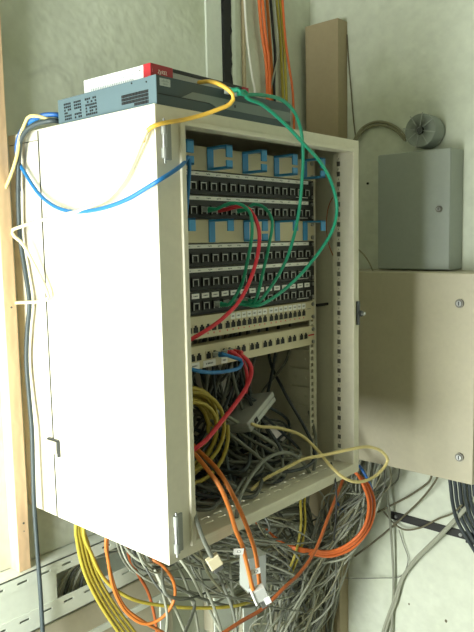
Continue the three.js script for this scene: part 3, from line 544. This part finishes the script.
cable('orange_cable', 'orange cable dropping out of frame through the wide orange loop', M.orange, 0.0036, [V(0.16, 0.05, -0.33), ...ZP([[107, 545, -0.32], [112, 578, -0.32], [124, 606, -0.32], [144, 622, -0.31], [164, 633, -0.31], [180, 646, -0.31]])]);
cable('orange_cable', 'orange cable falling steeply behind the wide orange loop', M.orangeDull, 0.0036, [V(0.22, 0.05, -0.34), ...ZP([[128, 552, -0.34], [138, 574, -0.34], [148, 592, -0.34], [155, 619, -0.34], [158, 645, -0.34]])]);
for (const o of [0, 4]) cable('yellow_cable', 'yellow cable of the pair hanging below the cabinet beside the diagonal orange cable', M.yellow2, 0.0036, [V(0.46 + o * 0.004, 0.05, -0.30), ...ZP([[299 + o, 484, -0.26], [300.5 + o, 505, -0.22], [301 + o, 525, -0.21], [296 + o, 552, -0.21], [288 + o, 572, -0.22]])], 'yellow pair below the cabinet');

// named grey cables
cable('grey_cable', 'grey cable arching up over the cabinet floor and out over its front edge', M.grey2, 0.0040, ZP([[236, 520, -0.005], [239, 500, 0.0], [245, 486, -0.02], [253, 473, -0.03], [266, 459, -0.036], [283.6, 452.6, -0.04], [298, 457.6, -0.045], [309, 472, -0.045], [312, 484, -0.04]]));
cable('grey_cable', 'grey cable looping beside the rail at the cabinet floor', M.grey2, 0.0036, ZP([[309, 412, -0.10], [314.6, 432, -0.075], [316, 453, -0.06], [312, 475, -0.045], [301, 488.6, -0.03], [280, 495, -0.035], [258, 493, -0.06], [236, 487, -0.09]]));
cable('grey_cable', 'pale grey cable bending down through the middle of the cabinet floor tangle', M.grey3, 0.0036, ZP([[222, 415, -0.16], [239, 432, -0.14], [252, 445, -0.12], [259, 461, -0.11], [259, 478, -0.10], [254, 492, -0.10]]));
cable('black_cable', 'thin black cable dangling from the pale yellow loop over the cabinet edge', M.black, 0.0022, ZP([[331, 463, -0.03], [335, 478, 0.0], [336.5, 495, 0.01], [336, 515, 0.01], [334, 540, 0.0]]));
cable('copper_wire', 'thin beige wire curving inside the cabinet beside the panel ends', M.orangeDull, 0.0011, ZP([[336, 192, -0.06], [329, 205, -0.07], [326.5, 225, -0.07], [329, 245, -0.06], [336, 262, -0.05]]));
for (const o of [0, 2.6]) cable('grey_cable', 'light grey cable running diagonally down the white wall below the large beige box', M.grey3, 0.0042, XP([[490, 484 + o, 0.99], [474, 498 + o, 0.99], [453, 521 + o, 0.99], [435, 539.5 + o, 1.0], [413, 561.6 + o, 1.01], [401 + o * 0.5, 580, 1.015], [394 + o, 600, 1.015], [384 + o, 628, 1.015], [376 + o, 660, 1.01]]), 'light grey pair on the wall');
cable('grey_cable', 'grey cable falling straight down the white wall beside the cable tangle', M.grey1, 0.0036, XP([[386, 485, 0.99], [390, 520, 1.0], [392.5, 555, 1.01], [393.5, 583, 1.015], [391, 640, 1.015]]));
cable('brown_cable', 'thin olive cable curving from under the large beige box into the tangle', M.brown, 0.0030, XP([[433, 470, 0.95], [430, 480, 0.97], [424, 486, 0.99], [409, 496, 1.0], [392, 505, 1.0], [378, 512, 0.99], [360, 520, 0.96]]));
cable('brown_cable', 'thin olive cable running straight from under the large beige box into the tangle', M.brown, 0.0028, XP([[440, 470, 0.95], [436, 480, 0.97], [422.5, 498, 1.0], [404, 516, 1.01], [380, 537, 1.0], [355, 556, 0.96]]));
cable('brown_cable', 'thin olive cable bowing below the black strap', M.brown, 0.0026, XP([[384, 512, 1.0], [394, 523.5, 1.01], [404, 529.5, 1.01], [419.5, 528, 1.01], [438, 519, 1.01], [453, 513, 0.99], [462, 505, 0.97]]));
cable('thin_wire', 'thin grey wire hanging from the black strap to the diagonal pair', M.grey2, 0.0014, XP([[399, 530, 1.015], [403, 543, 1.02], [408, 558, 1.02], [407, 566, 1.015], [401, 576, 1.015], [380, 578, 1.01], [340, 578, 0.97], [300, 578, 0.90]]));
for (let i = 0; i < 7; i++) cable('dark_cable', 'dark grey cable in the thick bundle emerging below the large beige box', M.darkCord, 0.0052, XP([[447 + i * 4.5, 462, 0.965 + 0.012 * (i % 3)], [450.5 + i * 4.6, 484, 0.965 + 0.012 * (i % 3)], [452.5 + i * 4.6, 502, 0.975 + 0.01 * (i % 3)], [457 + i * 4.8, 520 - i * 0.6, 0.985 + 0.01 * (i % 3)], [468 + i * 5, 540 - i * 0.6, 0.99 + 0.008 * (i % 3)], [484 + i * 5, 566, 1.0]]), 'dark grey bundle under the beige box');
for (const o of [0, 3.2]) cable('conduit_cable', 'grey cable of the pair arching along the wall up to the spool', M.grey5, 0.0042, XP([[352 - o * 0.2, 150 - o, 1.01], [356, 140 - o, 1.015], [363.5, 130.5 - o, 1.02], [375.6, 125.3 - o, 1.022], [388, 126.5 - o, 1.022], [398, 132 - o, 1.02], [405, 140 - o, 1.015]]), 'arched cable pair on the wall');
cable('thin_wire', 'thin dark wire hanging on the wall beside the beige duct', M.brown, 0.0018, XP([[347, 35, 1.026], [348.5, 60, 1.026], [351, 90, 1.026], [353.5, 120, 1.024], [356, 142, 1.02], [357, 160, 1.02]]));
cable('thin_wire', 'thin grey wire bending down onto the large beige box', M.grey5, 0.0022, XP([[350, 243, 0.90], [358, 249, 0.91], [365, 256, 0.92], [370, 264, 0.925], [373, 271, 0.92]]));
cable('blue_cable', 'short dark blue cable showing beside the orange bundle at the cabinet corner', M.blue, 0.0040, [V(0.76, 0.40, -0.41), V(0.74, 0.12, -0.36), V(0.70, 0.02, -0.22), ...ZP([[359, 466, -0.14], [363, 471, -0.11], [368, 480, -0.10], [372, 492, -0.12], [370, 510, -0.16]])]);
cable('blue_cable', 'dark blue cable lying deep in the tangle under the cabinet', M.blue, 0.0036, ZP([[335, 500, -0.25], [345, 512, -0.22], [356, 514, -0.2], [365, 505, -0.18], [372, 495, -0.2]]));

const shadeName = (m) => ({ [M.grey1.uuid]: 'mid grey', [M.grey2.uuid]: 'steel grey', [M.grey3.uuid]: 'pale grey', [M.grey4.uuid]: 'dark grey', [M.grey5.uuid]: 'olive grey', [M.darkCord.uuid]: 'charcoal', [M.slate.uuid]: 'slate blue-grey' })[m.uuid];
function shaded(label, mats, i, r, p, group) { const m = mats[i % mats.length], n = shadeName(m); cable('data_cable', n + ' ' + label, m, r, p, n + ' ' + group); }
// interior tangle
for (let i = 0; i < 46; i++) {
  const x0 = rr(0.12, 0.52), z0 = rr(-0.34, -0.13), y0 = rr(0.30, 0.42), x1 = rr(0.10, 0.53), z1 = rr(-0.30, -0.03), yb = rr(0.035, 0.11), x2 = rr(0.10, 0.5);
  const p = [V(x0, y0, z0), V(x0 + rr(-0.04, 0.04), rr(0.20, 0.28), z0 + rr(-0.04, 0.02)), V((x0 + x1) / 2 + rr(-0.06, 0.06), rr(0.10, 0.20), (z0 + z1) / 2), V(x1, yb, z1), V((x1 + x2) / 2, rr(0.03, 0.08), rr(-0.30, -0.04)), V(x2, rr(0.03, 0.08), rr(-0.36, -0.24)), V(x2, -0.02, rr(-0.36, -0.26))];
  for (const q of p) { q.x = Math.min(0.54, Math.max(0.075, q.x)); q.z = Math.max(-0.41, Math.min(q.y > 0.09 ? -0.14 : -0.045, q.z)); }
  shaded('data cable in the dense tangle at the bottom of the cabinet', [M.grey4, M.grey2, M.darkCord, M.grey2, M.slate, M.grey1], i, rr(0.0030, 0.0042), p, 'cables inside the cabinet');
}
for (let i = 0; i < 12; i++) {
  const x = 0.13 + i * 0.034 + rr(-0.01, 0.01);
  shaded('cable dropping from behind the lowest beige panel to the cabinet floor', [M.grey4, M.darkCord, M.grey2], i, rr(0.0028, 0.0038), [V(x, 0.36, rr(-0.16, -0.12)), V(x + rr(-0.02, 0.02), 0.26, rr(-0.2, -0.14)), V(x + rr(-0.05, 0.05), 0.16, rr(-0.3, -0.16)), V(x + rr(-0.06, 0.06), 0.06, rr(-0.32, -0.16)), V(x + rr(-0.08, 0.08), 0.03, rr(-0.34, -0.2))], 'cables behind the panels');
}
for (let i = 0; i < 18; i++) {
  const x = rr(0.08, 0.40), z = rr(-0.13, -0.02), y = 0.028 + 0.0035 * (i % 5);
  shaded('cable snaking across the cabinet floor close to its front lip', [M.grey2, M.grey4, M.darkCord], i, rr(0.003, 0.0042), [V(rr(0.075, 0.12), rr(0.10, 0.2), rr(-0.25, -0.16)), V(Math.max(0.078, x - 0.08), y + 0.03, z - 0.06), V(x, y, z), V(x + rr(0.04, 0.1), y + rr(0.0, 0.03), z + rr(-0.04, 0.01)), V(Math.min(0.53, x + rr(0.1, 0.18)), y + 0.01, z - rr(0.04, 0.1)), V(rr(0.2, 0.45), 0.03, rr(-0.3, -0.24))], 'cables on the cabinet floor');
}
// tangle below the cabinet
for (let i = 0; i < 60; i++) {
  const x0 = rr(0.10, 0.51), z0 = rr(-0.38, -0.24), x3 = rr(0.72, 0.97), y3 = rr(-0.62, -0.30);
  const sag = rr(-0.30, -0.08), m = rr(0.35, 0.65);
  const p = [V(x0, 0.04, z0), V(x0 + rr(-0.01, 0.03), -0.03, z0), V(x0 + rr(0.0, 0.06), sag * 0.7, z0 + rr(-0.05, 0.08)), V(x0 + (x3 - x0) * m, sag + rr(-0.14, -0.02), rr(-0.36, -0.18)), V(x3 - 0.06, y3 + rr(0.02, 0.14), rr(-0.38, -0.24)), V(x3, y3, rr(-0.38, -0.28)), V(x3 + rr(-0.03, 0.03), y3 - 0.25, rr(-0.38, -0.3))];
  for (const q of p) { q.z = Math.max(ZB + 0.012, q.z); if (q.y < -0.1 && q.y > -0.27) q.z = Math.max(-0.375, q.z); if (q.z < -0.29) q.x = Math.min(q.x, 0.97); }
  shaded('thin data cable in the tangle hanging below the cabinet', greys, i, rr(0.0022, 0.0036), p, 'cables below the cabinet');
}
for (let i = 0; i < 44; i++) {
  const z0 = rr(-0.27, -0.10), a = rr(0, 1);
  const p = [V(rr(0.92, 1.01), -0.05, z0), V(rr(0.90, 1.0), -0.13 - 0.05 * a, z0 + rr(-0.02, 0.02)), V(rr(0.82, 0.95), rr(-0.34, -0.20), rr(-0.27, -0.15)), V(rr(0.68, 0.88), rr(-0.52, -0.33), rr(-0.33, -0.2)), V(rr(0.55, 0.9), rr(-0.62, -0.46), rr(-0.36, -0.24)), V(rr(0.5, 0.92), rr(-0.8, -0.68), rr(-0.38, -0.28))];
  shaded('thin cable fanning down from behind the large beige box into the tangle', [M.grey3, M.grey5, M.grey1, M.grey2], i, rr(0.0022, 0.0034), p, 'cables behind the beige box');
}
for (let i = 0; i < 10; i++) {
  const o = i * 1.6;
  shaded('cable hanging in a curve below the cabinet corner near the hinge', [M.grey1, M.grey3, M.grey2, M.grey1], i, rr(0.003, 0.004), [V(0.12 + 0.03 * i, 0.04, -0.30), ...ZP([[140 + i * 10 + rr(-4, 4), 555 - i * 3, -0.26 + rr(-0.04, 0.04)], [150 + i * 11 + rr(-8, 8), 585 + rr(-8, 8), -0.24 + rr(-0.05, 0.05)], [166 + i * 10 + rr(-10, 10), 608 + rr(-6, 8), -0.22 + rr(-0.05, 0.05)], [176 + i * 9 + rr(-16, 16), 640 + o, -0.22 + rr(-0.05, 0.05)]])], 'cables near the lower hinge');
}
// arcs lying in the open trunking
for (let i = 0; i < 4; i++) { const x = 0.075 + 0.02 * i; cable('grey_cable', 'grey cable bending up inside the open slotted trunking', i % 2 ? M.grey4 : M.grey3, 0.0042, [V(x - 0.03, -0.243, -0.415), V(x - 0.028, -0.21, -0.41), V(x - 0.008, -0.172, -0.405), V(x + 0.03, -0.155 + 0.003 * i, -0.402), V(x + 0.09, -0.165, -0.402), V(x + 0.22, -0.175 - 0.006 * i, -0.404), V(x + 0.5, -0.19, -0.408)], 'grey cables in the trunking'); }
for (let i = 0; i < 9; i++) { const y = -0.15 - 0.008 * i; cable('grey_cable', 'grey cable running along behind the trunking lip under the cabinet', greys[i % 5], 0.0036, [V(0.18 + rr(0, 0.05), -0.04, -0.34), V(0.22 + rr(0, 0.05), y + 0.03, -0.355), V(0.32, y - 0.02 + rr(-0.01, 0.01), -0.36), V(0.48, y - 0.03 + rr(-0.02, 0.02), -0.35), V(0.66, y - 0.05 + rr(-0.03, 0.03), -0.33), V(0.84, y - 0.08, -0.33), V(0.93, y - 0.22, -0.36)], 'grey cables along the trunking'); }

renderer.render(scene, camera);
